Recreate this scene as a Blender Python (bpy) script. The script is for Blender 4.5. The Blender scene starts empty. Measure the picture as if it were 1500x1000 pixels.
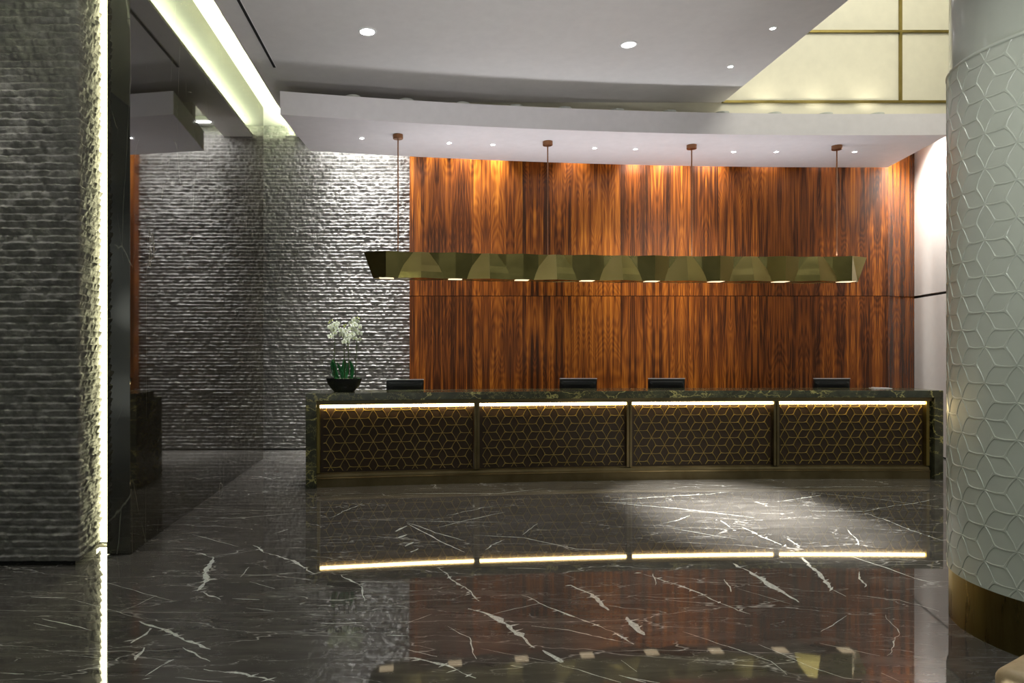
import bpy, math, random
import numpy as np
from mathutils import Vector
random.seed(7)
sc = bpy.context.scene
C = bpy.context.collection
CAMH = 1.65
CX, CY, F = 622.0, 506.0, 1000.0     # principal point and focal length of the photograph (1500x1000)

def at(px, d): return (px - CX) / F * d            # world x of column px at depth d
def floor_pt(px, py):
    d = F * CAMH / (py - CY)
    return (px - CX) / F * d, d

# ------------------------------------------------------------------ materials
def mat(name):
    m = bpy.data.materials.new(name); m.use_nodes = True
    nt = m.node_tree
    return m, nt, nt.nodes['Principled BSDF']
def N(nt, t, **kw):
    n = nt.nodes.new(t)
    for k, v in kw.items():
        if k in n.inputs: n.inputs[k].default_value = v
        else: setattr(n, k, v)
    return n
def L(nt, a, b): nt.links.new(a, b)
def rgb(r, g, b): return (r, g, b, 1)
def ramp(nt, stops, fac=None, interp='LINEAR'):
    n = nt.nodes.new('ShaderNodeValToRGB'); n.color_ramp.interpolation = interp
    e = n.color_ramp.elements
    while len(e) < len(stops): e.new(0.5)
    for el, (p, c) in zip(e, stops):
        el.position = p; el.color = c if len(c) == 4 else (*c, 1)
    if fac is not None: L(nt, fac, n.inputs[0])
    return n
def math_(nt, op, a, b=None, clamp=False):
    n = nt.nodes.new('ShaderNodeMath'); n.operation = op; n.use_clamp = clamp
    for i, v in enumerate((a, b)):
        if v is None: continue
        if isinstance(v, (int, float)): n.inputs[i].default_value = v
        else: L(nt, v, n.inputs[i])
    return n.outputs[0]
def mixc(nt, fac, a, b):
    n = nt.nodes.new('ShaderNodeMix'); n.data_type = 'RGBA'
    for i, v in ((0, fac), (6, a), (7, b)):
        if isinstance(v, (int, float)): n.inputs[i].default_value = v
        elif isinstance(v, tuple): n.inputs[i].default_value = v
        else: L(nt, v, n.inputs[i])
    return n.outputs[2]
def coords(nt, scale=(1, 1, 1), rot=(0, 0, 0), loc=(0, 0, 0)):
    tc = nt.nodes.new('ShaderNodeTexCoord'); mp = nt.nodes.new('ShaderNodeMapping')
    mp.inputs['Scale'].default_value = scale; mp.inputs['Rotation'].default_value = rot; mp.inputs['Location'].default_value = loc
    L(nt, tc.outputs['Object'], mp.inputs['Vector'])
    return mp.outputs[0]
def noise(nt, vec, scale, detail=3, rough=.5, dist=0):
    n = N(nt, 'ShaderNodeTexNoise', Scale=scale, Detail=detail, Roughness=rough, Distortion=dist)
    L(nt, vec, n.inputs['Vector']); return n
def plain(name, col, rough=.5, metal=0, emit=None, es=0, spec=None, ior=None):
    m, nt, p = mat(name)
    p.inputs['Base Color'].default_value = (*col, 1); p.inputs['Roughness'].default_value = rough
    p.inputs['Metallic'].default_value = metal
    if ior: p.inputs['IOR'].default_value = ior
    if emit:
        p.inputs['Emission Color'].default_value = (*emit, 1); p.inputs['Emission Strength'].default_value = es
    # faint tonal variation, as any painted or cast surface has
    n = noise(nt, coords(nt), 9, 3)
    r = ramp(nt, [(0, tuple(c * .93 for c in col)), (1, tuple(min(1, c * 1.05) for c in col))], n.outputs[0])
    L(nt, r.outputs[0], p.inputs['Base Color'])
    return m

def vein_mask(nt, vec, scale, width, dist=.35, cut=.5, nscale=1.2):
    """thin irregular lines: voronoi cell borders warped by noise and broken up"""
    n1 = noise(nt, vec, scale * 1.3, 4, .6)
    add = N(nt, 'ShaderNodeVectorMath', operation='MULTIPLY_ADD')
    L(nt, n1.outputs['Color'], add.inputs[0]); add.inputs[1].default_value = (dist,) * 3; L(nt, vec, add.inputs[2])
    v = N(nt, 'ShaderNodeTexVoronoi', feature='DISTANCE_TO_EDGE', Scale=scale); L(nt, add.outputs[0], v.inputs['Vector'])
    r = ramp(nt, [(0, (1, 1, 1)), (width, (0, 0, 0))], v.outputs['Distance'])
    br = noise(nt, vec, nscale, 3, .6)
    rb = ramp(nt, [(cut, (0, 0, 0)), (cut + .12, (1, 1, 1))], br.outputs[0])
    return math_(nt, 'MULTIPLY', r.outputs[0], rb.outputs[0])

def marble_floor():
    m, nt, p = mat('polished_dark_floor_marble')
    base = noise(nt, coords(nt, (1.2, 6, 1), (0, 0, .25)), 1.6, 6, .62, .6)
    col = ramp(nt, [(.25, (.050, .048, .044)), (.55, (.085, .080, .073)), (.8, (.14, .132, .12))], base.outputs[0]).outputs[0]
    v1 = vein_mask(nt, coords(nt, (.55, 2.3, 1), (0, 0, .35)), 1.5, .010, .5, .46, 1.4)
    v2 = vein_mask(nt, coords(nt, (.6, 2.8, 1), (0, 0, -.45)), 2.4, .013, .4, .49, 2.2)
    v3 = vein_mask(nt, coords(nt, (1, 3.5, 1), (0, 0, .1)), 4.5, .012, .5, .50, 3)
    vs = math_(nt, 'MAXIMUM', v1, math_(nt, 'MULTIPLY', v2, .7)); vs = math_(nt, 'MAXIMUM', vs, math_(nt, 'MULTIPLY', v3, .5))
    c = mixc(nt, math_(nt, 'MULTIPLY', vs, .9), col, rgb(.60, .60, .57))
    # fine tile joints
    tc = coords(nt)
    sep = N(nt, 'ShaderNodeSeparateXYZ'); L(nt, tc, sep.inputs[0])
    L(nt, c, p.inputs['Base Color'])
    p.inputs['Roughness'].default_value = .03
    p.inputs['IOR'].default_value = FLOOR_IOR
    wav = noise(nt, coords(nt, (1, 1, 1)), .55, 1, .4)
    b = N(nt, 'ShaderNodeBump', Strength=.10, Distance=.012); L(nt, wav.outputs[0], b.inputs['Height']); L(nt, b.outputs[0], p.inputs['Normal'])
    return m
def marble_vein():
    m, nt, p = mat('white_calcite_vein')
    n = noise(nt, coords(nt, (9, 9, 1)), 6, 4, .7)
    r = ramp(nt, [(.35, (.45, .47, .44)), (.6, (.85, .90, .85))], n.outputs[0])
    L(nt, r.outputs[0], p.inputs['Base Color']); p.inputs['Roughness'].default_value = .06; p.inputs['IOR'].default_value = FLOOR_IOR
    return m
def marble_wall():
    m, nt, p = mat('polished_brown_wall_marble')
    base = noise(nt, coords(nt, (1, .8, 1)), 1.4, 5, .6, .5)
    col = ramp(nt, [(.3, (.016, .014, .009)), (.7, (.040, .036, .024))], base.outputs[0]).outputs[0]
    v1 = vein_mask(nt, coords(nt, (2, 2.2, .35), (.25, 0, 0)), 1.5, .007, .10, .50, 1.1)
    v2 = vein_mask(nt, coords(nt, (2, 1.8, .6), (-.6, 0, 0)), 2.0, .006, .10, .56, 1.7)
    vs = math_(nt, 'MAXIMUM', v1, v2)
    c = mixc(nt, math_(nt, 'MULTIPLY', vs, .55), col, rgb(.42, .42, .34))
    sep = N(nt, 'ShaderNodeSeparateXYZ'); L(nt, coords(nt), sep.inputs[0])
    j = None
    for z in (.97, 2.91, 4.23):
        d = math_(nt, 'LESS_THAN', math_(nt, 'ABSOLUTE', math_(nt, 'SUBTRACT', sep.outputs[2], z)), .003)
        j = d if j is None else math_(nt, 'MAXIMUM', j, d)
    c = mixc(nt, j, c, rgb(.004, .004, .003))
    L(nt, c, p.inputs['Base Color']); p.inputs['Roughness'].default_value = .035; p.inputs['IOR'].default_value = WALL_IOR
    return m
def green_marble():
    m, nt, p = mat('dark_green_counter_marble')
    base = noise(nt, coords(nt, (1, 1, 1)), 5, 5, .6, .4)
    col = ramp(nt, [(.3, (.030, .032, .020)), (.6, (.072, .076, .046)), (.8, (.14, .14, .08))], base.outputs[0]).outputs[0]
    v1 = vein_mask(nt, coords(nt, (.8, 1, 1.4), (0, .5, 0)), 4.2, .045, .35, .44, 2.3)
    v2 = vein_mask(nt, coords(nt, (1, 1, 1.2), (0, -.4, 0)), 8.5, .03, .3, .46, 3.5)
    vs = math_(nt, 'MAXIMUM', v1, math_(nt, 'MULTIPLY', v2, .6))
    c = mixc(nt, math_(nt, 'MULTIPLY', vs, .9), col, rgb(.60, .55, .20))
    L(nt, c, p.inputs['Base Color']); p.inputs['Roughness'].default_value = .12; p.inputs['IOR'].default_value = 1.55
    return m
def rosewood():
    m, nt, p = mat('bookmatched_rosewood_veneer')
    tc = coords(nt)
    sep = N(nt, 'ShaderNodeSeparateXYZ'); L(nt, tc, sep.inputs[0])
    x, z = sep.outputs[0], sep.outputs[2]
    W = .19
    u = math_(nt, 'PINGPONG', x, W)
    leaf = math_(nt, 'FLOOR', math_(nt, 'DIVIDE', x, 2 * W))
    grp = math_(nt, 'FLOOR', math_(nt, 'DIVIDE', x, 4 * W))
    low = math_(nt, 'LESS_THAN', z, 2.42)
    cb = N(nt, 'ShaderNodeCombineXYZ')
    L(nt, u, cb.inputs[0]); L(nt, math_(nt, 'ADD', math_(nt, 'MULTIPLY', grp, 3.7), math_(nt, 'MULTIPLY', leaf, .22)), cb.inputs[1])
    L(nt, math_(nt, 'ADD', z, math_(nt, 'MULTIPLY', low, 0.9)), cb.inputs[2])
    def mp(sx, sy, sz):
        q = N(nt, 'ShaderNodeMapping'); q.inputs['Scale'].default_value = (sx, sy, sz); L(nt, cb.outputs[0], q.inputs[0]); return q.outputs[0]
    big = noise(nt, mp(15, 1, .55), 1.0, 3, .5, .6)          # broad dark/light stripes
    mid = noise(nt, mp(40, 1, .6), 1.0, 4, .55, .9)        # streaks
    # cathedral figure: nested contours of a tall smooth field
    fld = noise(nt, mp(4.2, .8, .55), 1.0, 1, .4, .5)
    ring = math_(nt, 'SINE', math_(nt, 'MULTIPLY', fld.outputs[0], 130))
    ring = math_(nt, 'ADD', math_(nt, 'MULTIPLY', ring, .5), .5)
    fine = noise(nt, mp(170, 1, 3.5), 1.0, 2, .5)
    s = math_(nt, 'MULTIPLY', big.outputs[0], .95)
    s = math_(nt, 'ADD', s, math_(nt, 'MULTIPLY', math_(nt, 'SUBTRACT', mid.outputs[0], .5), .56))
    s = math_(nt, 'ADD', s, math_(nt, 'MULTIPLY', math_(nt, 'SUBTRACT', ring, .5), .085))
    s = math_(nt, 'ADD', s, math_(nt, 'MULTIPLY', math_(nt, 'SUBTRACT', fine.outputs[0], .5), .30))
    col = ramp(nt, [(.27, (.014, .006, .003)), (.39, (.055, .0155, .005)), (.49, (.135, .036, .007)), (.61, (.25, .074, .010)), (.77, (.46, .158, .018))], s)
    hue = noise(nt, mp(3, 1, .3), 1.0, 1)
    c = mixc(nt, math_(nt, 'MULTIPLY', hue.outputs[0], .45), col.outputs[0], mixc(nt, .5, col.outputs[0], rgb(.16, .048, .010)))
    L(nt, c, p.inputs['Base Color']); p.inputs['Roughness'].default_value = .27; p.inputs['IOR'].default_value = 1.4
    return m
def stone():
    m, nt, p = mat('split_face_grey_stone')
    n = noise(nt, coords(nt, (1, 1, 1)), 14, 5, .65)
    n2 = noise(nt, coords(nt, (2, 2, 10)), 2.5, 3, .5)
    f = math_(nt, 'ADD', math_(nt, 'MULTIPLY', n.outputs[0], .6), math_(nt, 'MULTIPLY', n2.outputs[0], .4))
    col = ramp(nt, [(.3, (.12, .117, .11)), (.5, (.21, .204, .195)), (.72, (.36, .35, .335))], f).outputs[0]
    v = vein_mask(nt, coords(nt, (3, 3, 1.4), (.3, .5, 0)), 2.2, .010, .4, .60, 3.2)
    c = mixc(nt, math_(nt, 'MULTIPLY', v, .6), col, rgb(.6, .6, .56))
    L(nt, c, p.inputs['Base Color']); p.inputs['Roughness'].default_value = .62
    bn = noise(nt, coords(nt, (1, 1, 1.6)), 60, 5, .7)
    b = N(nt, 'ShaderNodeBump', Strength=.55, Distance=.012); L(nt, bn.outputs[0], b.inputs['Height']); L(nt, b.outputs[0], p.inputs['Normal'])
    return m
def brass(name, c0, c1, rough, sc_=(1, 1, 1), nscale=3.5, streak=True):
    m, nt, p = mat(name)
    n = noise(nt, coords(nt, sc_), nscale, 4, .6, .4)
    r = ramp(nt, [(.3, c0), (.7, c1)], n.outputs[0]); L(nt, r.outputs[0], p.inputs['Base Color'])
    p.inputs['Metallic'].default_value = 1
    rr = ramp(nt, [(.3, (rough * .8,) * 3), (.7, (min(1, rough * 1.3),) * 3)], n.outputs[0]); L(nt, rr.outputs[0], p.inputs['Roughness'])
    return m
def leather():
    m, nt, p = mat('tan_upholstery_leather')
    n = noise(nt, coords(nt), 30, 4, .6)
    r = ramp(nt, [(.3, (.46, .34, .19)), (.7, (.56, .43, .26))], n.outputs[0]); L(nt, r.outputs[0], p.inputs['Base Color'])
    p.inputs['Roughness'].default_value = .45
    b = N(nt, 'ShaderNodeBump', Strength=.1, Distance=.002); L(nt, noise(nt, coords(nt), 300, 2).outputs[0], b.inputs['Height']); L(nt, b.outputs[0], p.inputs['Normal'])
    return m

FLOOR_IOR, WALL_IOR = 1.66, 2.1
LEDG = (.86, 1.0, .55)       # yellow-green tint of the cove light
M = dict(
    floor=marble_floor(), vein=marble_vein(), wmarble=marble_wall(), gmarble=green_marble(), wood=rosewood(), stone=stone(),
    white=plain('white_wall_paint', (.78, .77, .74), .55), cream=plain('cream_wall_paint', (.80, .76, .60), .5),
    ceil=plain('matt_ceiling_paint', (.70, .68, .67), .7), soffit=plain('soffit_paint', (.78, .75, .77), .6),
    column=plain('pale_column_lacquer', (.50, .53, .47), .28), columng=plain('glossy_column_lacquer', (.50, .53, .47), .12),
    pend=brass('antiqued_brass_sheet', (.30, .25, .085), (.40, .335, .13), .19, (1, 1, 1), 1.4),
    base=brass('brushed_brass_skirting', (.13, .095, .03), (.22, .17, .06), .30, (3, 3, .3), 4),
    trimb=brass('brass_inlay_strip', (.22, .17, .05), (.34, .27, .09), .35),
    bronze=brass('bronze_desk_frame', (.17, .13, .065), (.25, .20, .11), .35),
    lattice=plain('gilt_lattice', (.42, .31, .085), .42, .55),
    dark=plain('dark_panel_backing', (.034, .018, .008), .5), rod=brass('copper_rod', (.25, .12, .06), (.34, .17, .09), .4),
    black=plain('black_recess', (.006, .006, .006), .7), mon=plain('black_monitor_plastic', (.010, .011, .012), .30),
    silver=plain('silver_bezel', (.75, .75, .76), .35), grey=plain('grey_print', (.30, .30, .32), .5),
    bowl=plain('black_ceramic', (.008, .010, .009), .25), moss=plain('pale_pebbles_and_moss', (.16, .22, .12), .8),
    leaf=plain('orchid_leaf_green', (.010, .085, .022), .35), stem=plain('orchid_stem', (.055, .075, .025), .5),
    petal=plain('white_petal', (.85, .90, .74), .5), bud=plain('yellow_green_bud', (.42, .48, .12), .5),
    lens=plain('lit_lamp_lens', (1, 1, 1), .4, 0, (1, .98, .95), 45), ring=plain('white_lamp_trim', (.82, .82, .82), .4),
    offlens=plain('lit_frosted_lens', (.9, .9, .9), .4, 0, (1, .98, .95), 3),
    ledcove=plain('lit_cove_led', (1, 1, 1), .5, 0, (.88, 1.0, .60), 190),
    ledpier=plain('lit_vertical_led', (1, 1, 1), .5, 0, (1, .97, .58), 9),
    leddesk=plain('lit_desk_led', (1, 1, 1), .5, 0, (1, .74, .33), 19),
    pendlens=plain('lit_pendant_lens', (1, 1, 1), .5, 0, (1, .78, .48), 1.3),
    leather=leather(), worktop=plain('dark_worktop_laminate', (.05, .04, .03), .4), vent=plain('white_metal_fixture', (.6, .62, .56), .4),
)

# ------------------------------------------------------------------ mesh builder
class MB:
    def __init__(s): s.v = []; s.f = []; s.m = []
    def add(s, vs, fs, mi=0):
        o = len(s.v); s.v += [tuple(a) for a in vs]; s.f += [tuple(i + o for i in f) for f in fs]; s.m += [mi] * len(fs)
    def box(s, x0, x1, y0, y1, z0, z1, mi=0):
        s.add([(x0, y0, z0), (x1, y0, z0), (x1, y1, z0), (x0, y1, z0), (x0, y0, z1), (x1, y0, z1), (x1, y1, z1), (x0, y1, z1)],
              [(0, 3, 2, 1), (4, 5, 6, 7), (0, 1, 5, 4), (1, 2, 6, 5), (2, 3, 7, 6), (3, 0, 4, 7)], mi)
    def prism(s, pts, z0, z1, mi=0):
        n = len(pts); vs = [(x, y, z0) for x, y in pts] + [(x, y, z1) for x, y in pts]
        s.add(vs, [tuple(range(n - 1, -1, -1)), tuple(range(n, 2 * n))] + [(i, (i + 1) % n, n + (i + 1) % n, n + i) for i in range(n)], mi)
    def sweep(s, path, prof, mi=0):
        """path: list of (x,y); prof: closed list of (offset along +y, z)"""
        n = len(prof); vs = []
        for (x, y) in path: vs += [(x, y + o, z) for o, z in prof]
        fs = []
        for i in range(len(path) - 1):
            for k in range(n):
                a, b = i * n + k, i * n + (k + 1) % n; fs.append((a, a + n, b + n, b))
        fs.append(tuple(range(n))); e = (len(path) - 1) * n; fs.append(tuple(e + k for k in range(n - 1, -1, -1)))
        s.add(vs, fs, mi)
    def lathe(s, c, prof, seg=32, mi=0, sx=1, sy=1):
        n = len(prof); vs = []
        for k in range(seg):
            a = 2 * math.pi * k / seg
            vs += [(c[0] + r * sx * math.cos(a), c[1] + r * sy * math.sin(a), c[2] + z) for r, z in prof]
        fs = []
        for k in range(seg):
            for i in range(n - 1):
                a, b = k * n + i, ((k + 1) % seg) * n + i
                fs.append((a, b, b + 1, a + 1))
        s.add(vs, fs, mi)
    def tube(s, pts, rad, seg=8, mi=0):
        pts = [Vector(p) for p in pts]; vs = []
        rr = rad if isinstance(rad, (list, tuple)) else [rad] * len(pts)
        for i, p in enumerate(pts):
            t = (pts[min(i + 1, len(pts) - 1)] - pts[max(i - 1, 0)]).normalized()
            u = t.orthogonal().normalized() if abs(t.z) < .9 else Vector((1, 0, 0)) - t * t.x
            u.normalize(); w = t.cross(u)
            vs += [p + (u * math.cos(2 * math.pi * k / seg) + w * math.sin(2 * math.pi * k / seg)) * rr[i] for k in range(seg)]
        fs = [(i * seg + k, i * seg + (k + 1) % seg, (i + 1) * seg + (k + 1) % seg, (i + 1) * seg + k) for i in range(len(pts) - 1) for k in range(seg)]
        fs += [tuple(range(seg - 1, -1, -1)), tuple((len(pts) - 1) * seg + k for k in range(seg))]
        s.add(vs, fs, mi)
    def build(s, name, mats, parent=None, smooth=False, bevel=0, auto=None, loc=None):
        me = bpy.data.meshes.new(name); me.from_pydata(s.v, [], s.f)
        if not isinstance(mats, (list, tuple)): mats = [mats]
        for m in mats: me.materials.append(m)
        if len(mats) > 1: me.polygons.foreach_set('material_index', s.m)
        me.validate(); me.update()
        import bmesh
        bm = bmesh.new(); bm.from_mesh(me); bmesh.ops.recalc_face_normals(bm, faces=bm.faces); bm.to_mesh(me); bm.free()
        if smooth:
            me.polygons.foreach_set('use_smooth', [True] * len(me.polygons))
            if auto is not None: me.set_sharp_from_angle(angle=auto)
        o = bpy.data.objects.new(name, me); C.objects.link(o)
        if parent: o.parent = parent; o.matrix_parent_inverse = parent.matrix_basis.inverted()
        if bevel:
            b = o.modifiers.new('Bevel', 'BEVEL'); b.width = bevel; b.segments = 2; b.limit_method = 'ANGLE'
        return o
def tag(o, label=None, cat=None, group=None, kind=None):
    if label: o['label'] = label
    if cat: o['category'] = cat
    if group: o['group'] = group
    if kind: o['kind'] = kind
    return o
def empty(name, loc):
    o = bpy.data.objects.new(name, None); C.objects.link(o); o.location = loc; o.empty_display_size = .1
    return o
def struct(o, label=None, cat=None): return tag(o, label, cat, None, 'structure')

# ------------------------------------------------------------------ curves in plan
def desk_y(x): return 8.45 - .0127 * (x - 5.2) ** 2
def soff_front(x): return 8.90 - .0150 * (x - 5.6) ** 2
def soff_back(x): return 10.50 - .0135 * (x - 6.5) ** 2
def pend_y(x): return 9.37 - .016 * (x - 5.2) ** 2
def path(f, x0, x1, n, o=0): return [(x0 + (x1 - x0) * i / n, f(x0 + (x1 - x0) * i / n) + o) for i in range(n + 1)]

# ================================================================== FLOOR
random.seed(3)
b = MB(); b.add([(-7, -5, 0), (12, -5, 0), (12, 14, 0), (-7, 14, 0)], [(0, 1, 2, 3)], 0)
b.add([(-7, -5, -.15), (12, -5, -.15), (12, 14, -.15), (-7, 14, -.15)], [(3, 2, 1, 0)], 0)
A_ = (0, 700, 3.0); B_ = (450, 700, 3.0); D_ = (900, 680, 3.0)
veins = [  # (crop frame, points in that crop, width in cm, raggedness)
 (A_, [(845,248),(1050,300)], .7, 0), (A_, [(1110,295),(1180,330),(1290,370),(1385,420)], 2.6, 1), (A_, [(940,345),(915,400),(905,460),(875,495)], 3.4, 1),
 (A_, [(900,500),(975,535)], 1.6, 1), (A_, [(1020,530),(1140,535)], 1.0, 0), (A_, [(1095,390),(1060,435)], .8, 0), (A_, [(185,618),(405,668)], .8, 0),
 (A_, [(150,637),(245,660)], .5, 0), (A_, [(135,522),(295,525)], .6, 0), (A_, [(470,460),(765,542)], .5, 0), (A_, [(620,625),(760,680),(930,750)], 2.4, 1),
 (A_, [(665,660),(580,725)], 2.2, 1), (A_, [(640,745),(590,800)], 1.6, 1), (A_, [(800,745),(925,805)], 1.2, 1), (A_, [(895,840),(1050,860),(1210,890)], 1.8, 1),
 (A_, [(740,810),(640,870)], 1.4, 1), (A_, [(770,875),(980,893)], .5, 0), (A_, [(1095,455),(1210,485)], .6, 0), (A_, [(1080,570),(1210,585)], .6, 1),
 (A_, [(300,530),(640,625)], .35, 0), (A_, [(690,515),(520,590)], .35, 0), (A_, [(0,855),(110,858)], .5, 0), (A_, [(985,180),(1370,148)], .7, 0),
 (A_, [(1200,245),(1265,225)], 1.0, 1), (A_, [(940,343),(1120,318)], .4, 0), (A_, [(300,780),(500,792)], .35, 0), (A_, [(870,330),(940,345)], 1., 1),
 (B_, [(400,68),(840,68),(1050,45)], 1.4, 0), (B_, [(150,425),(230,465)], 1.8, 1), (B_, [(390,235),(440,210)], 3.0, 0), (B_, [(400,262),(440,248)], 3.0, 0),
 (B_, [(430,300),(470,282)], 3.0, 0), (B_, [(455,325),(490,310)], 2.6, 0), (B_, [(440,195),(560,240),(690,275)], 1.6, 0), (B_, [(440,200),(600,285),(690,325)], 1.6, 0),
 (B_, [(430,190),(870,193)], .9, 0), (B_, [(570,218),(720,180),(870,150)], 1.3, 0), (B_, [(730,250),(950,262),(1180,312),(1320,315)], 1.3, 0),
 (B_, [(580,395),(690,480),(755,540)], 1.6, 1), (B_, [(710,572),(800,595),(880,640),(960,710),(1000,745)], 4.0, 1), (B_, [(1040,755),(1120,810)], 3.0, 1),
 (B_, [(1120,825),(1190,840),(1380,898)], .9, 0), (B_, [(940,515),(1060,565),(1200,620),(1390,690)], 1.5, 1), (B_, [(1160,470),(1250,510),(1330,580)], 3.2, 1),
 (B_, [(1405,610),(1480,690)], 3.4, 1), (B_, [(985,650),(1200,680),(1430,730)], .9, 1), (B_, [(810,600),(1020,550)], .5, 0), (B_, [(440,790),(600,825),(740,880)], 1.8, 1),
 (B_, [(440,755),(570,785)], .8, 0), (B_, [(620,650),(720,700),(745,795)], 1.0, 1), (B_, [(430,640),(545,597)], .5, 0), (B_, [(760,750),(1090,810)], .4, 0),
 (B_, [(60,640),(240,635)], .9, 0), (B_, [(1250,105),(1480,110)], 1.2, 0), (B_, [(1370,865),(1490,895)], .9, 0), (B_, [(240,110),(100,175)], 1.0, 1),
 (B_, [(0,150),(120,145)], 1.2, 1), (B_, [(610,165),(830,120)], 1.2, 1), (B_, [(230,470),(240,540)], 1., 1), (B_, [(350,690),(440,692)], .8, 0),
 (B_, [(945,250),(1010,200)], .9, 0), (B_, [(780,315),(860,270)], .9, 1), (B_, [(880,395),(1050,400)], .5, 0),
 (D_, [(0,170),(300,195),(620,235)], 1.6, 0), (D_, [(110,475),(320,545),(400,580),(605,655)], 1.6, 1), (D_, [(170,480),(180,530)], 1.0, 0),
 (D_, [(520,435),(600,470),(680,525),(820,605)], 3.6, 1), (D_, [(825,410),(900,480),(965,550)], 3.4, 1), (D_, [(965,552),(1020,580)], .7, 0),
 (D_, [(1045,405),(1200,455),(1320,500),(1430,528)], 1.6, 0), (D_, [(1070,470),(1105,540)], 1.2, 1), (D_, [(1070,578),(1250,600),(1430,640)], .6, 1),
 (D_, [(300,735),(500,800),(690,865),(760,925)], .75, 0), (D_, [(635,790),(820,870),(1010,935),(1085,940)], .7, 0), (D_, [(1025,665),(910,735)], .6, 0),
 (D_, [(1185,660),(1235,730),(1200,840)], .6, 1), (D_, [(460,245),(530,290)], 1.6, 1), (D_, [(560,275),(740,355)], 1.8, 1), (D_, [(250,280),(540,328)], 1.0, 0),
 (D_, [(200,262),(330,225)], 1.2, 1), (D_, [(750,160),(910,135)], 1.5, 1), (D_, [(1110,215),(1240,265),(1440,335)], 1.4, 1), (D_, [(0,155),(390,130),(500,120)], 1.5, 1),
 (D_, [(850,205),(1110,205),(1240,180),(1420,150)], 1.2, 1), (D_, [(830,120),(1180,155),(1450,190)], 1.2, 0), (D_, [(640,100),(1400,95)], 1.0, 1),
 (D_, [(0,740),(85,790)], 1.8, 1), (D_, [(900,785),(1170,840)], .35, 0), (D_, [(1175,915),(1260,955)], .35, 0), (D_, [(540,545),(780,615)], .4, 0),
 (D_, [(35,930),(200,960)], .9, 0), (D_, [(480,505),(510,560)], .9, 1), (D_, [(755,325),(820,360)], 1.4, 1), (D_, [(1025,285),(1075,355)], 1.4, 1), (D_, [(30,860),(100,910)], .4, 0),
]
K = 0
for (ox, oy, sc_), pts, wcm, rag in veins:
    P = [Vector((*floor_pt(ox + x / sc_, oy + y / sc_), 0)) for x, y in pts]
    Q = []
    for a, c in zip(P, P[1:]):
        n = max(2, int((c - a).length / .035))
        Q += [a.lerp(c, i / n) for i in range(n)]
    Q.append(P[-1])
    n = len(Q); w0 = wcm / 100 * .5
    off = 0; left = []; right = []
    z = .0004 + .00002 * (K % 9); K += 1
    for i, q in enumerate(Q):
        t = (Q[min(i + 1, n - 1)] - Q[max(i - 1, 0)]).normalized(); nn = Vector((-t.y, t.x, 0))
        off = off * .8 + random.gauss(0, .006 if rag else .0025)
        e = math.sin(math.pi * min(1, max(0, (i + .3) / (n - .4)))) ** .5 if n > 2 else 1
        if rag: w = w0 * e * max(.12, random.gauss(.8, .42))
        else: w = w0 * e * random.uniform(.5, 1.1)
        c = q + nn * off
        left.append((c.x + nn.x * w, c.y + nn.y * w, z)); right.append((c.x - nn.x * w, c.y - nn.y * w, z))
    vs = left + right
    b.add(vs, [(i, n + i, n + i + 1, i + 1) for i in range(n - 1)], 1)
    if rag and wcm > 1.3:      # short slanting calcite chips crossing the vein
        for q in Q[::2]:
            if random.random() < .45:
                l = random.uniform(.02, .055) * (wcm / 2.5) ** .5; th = random.uniform(.25, .9); w = random.uniform(.002, .007)
                c = q + Vector((random.gauss(0, .012), random.gauss(0, .012), 0)); dx, dy = math.cos(th) * l, math.sin(th) * l
                K += 1; z2 = .0007 + .00002 * (K % 9)
                b.add([(c.x - dx, c.y - dy, z2), (c.x + w, c.y - w, z2), (c.x + dx, c.y + dy, z2), (c.x - w, c.y + w, z2)], [(0, 1, 2, 3)], 1)
o = b.build('floor', [M['floor'], M['vein']])
struct(o, 'polished dark grey marble floor with long white veins', 'floor')
me = o.data      # all top faces point up

# ================================================================== STONE WALLS (real relief)
def vnoise(x, y, seed):
    rs = np.random.RandomState(seed); T = rs.rand(512, 512)
    xi = np.floor(x).astype(int); yi = np.floor(y).astype(int); fx = x - xi; fy = y - yi
    fx = fx * fx * (3 - 2 * fx); fy = fy * fy * (3 - 2 * fy)
    g = lambda a, c: T[a % 512, c % 512]
    return (g(xi, yi) * (1 - fx) + g(xi + 1, yi) * fx) * (1 - fy) + (g(xi, yi + 1) * (1 - fx) + g(xi + 1, yi + 1) * fx) * fy
def fbm(x, y, seed, oct=4):
    s = 0; a = .5; t = 0
    for k in range(oct):
        s = s + a * vnoise(x * 2 ** k, y * 2 ** k, seed + k); t += a; a *= .55
    return s / t
def relief(u, z, seed, h=.0535, amp=1.0, wav=.013):
    zz = z + .007 * (vnoise(u * 4, z * 0 + np.floor(z / h) * 7.3, seed + 20) - .5) + wav * (fbm(u * 21, z * 9, seed + 21, 3) - .5)
    r = np.floor(zz / h); v = zz / h - r
    rowamp = .75 + .5 * vnoise(u * .9, r * 5.1, seed + 30)
    prof = np.where(v < .86, (.15 + .85 * (v / .86) ** .6), np.maximum(0, 1 - (v - .86) / .12) * 1.0)
    chip = fbm(u * 17, z * 17, seed + 40, 4)
    edge = fbm(u * 26 + r * 11.7, r * 3.3, seed + 50, 3)
    return amp * (.027 * prof * rowamp * np.clip(.35 + 1.8 * (edge - .28), .2, 1.5) + .022 * (chip - .5))
def stone_wall(name, u0, u1, z0, z1, place, seed, du=.0115, dz=.00665):
    nu, nz = int((u1 - u0) / du) + 1, int((z1 - z0) / dz) + 1
    U, Z = np.meshgrid(np.linspace(u0, u1, nu), np.linspace(z0, z1, nz))
    H = relief(U + 40, Z + 10, seed)
    return U, Z, H, nu, nz
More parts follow.
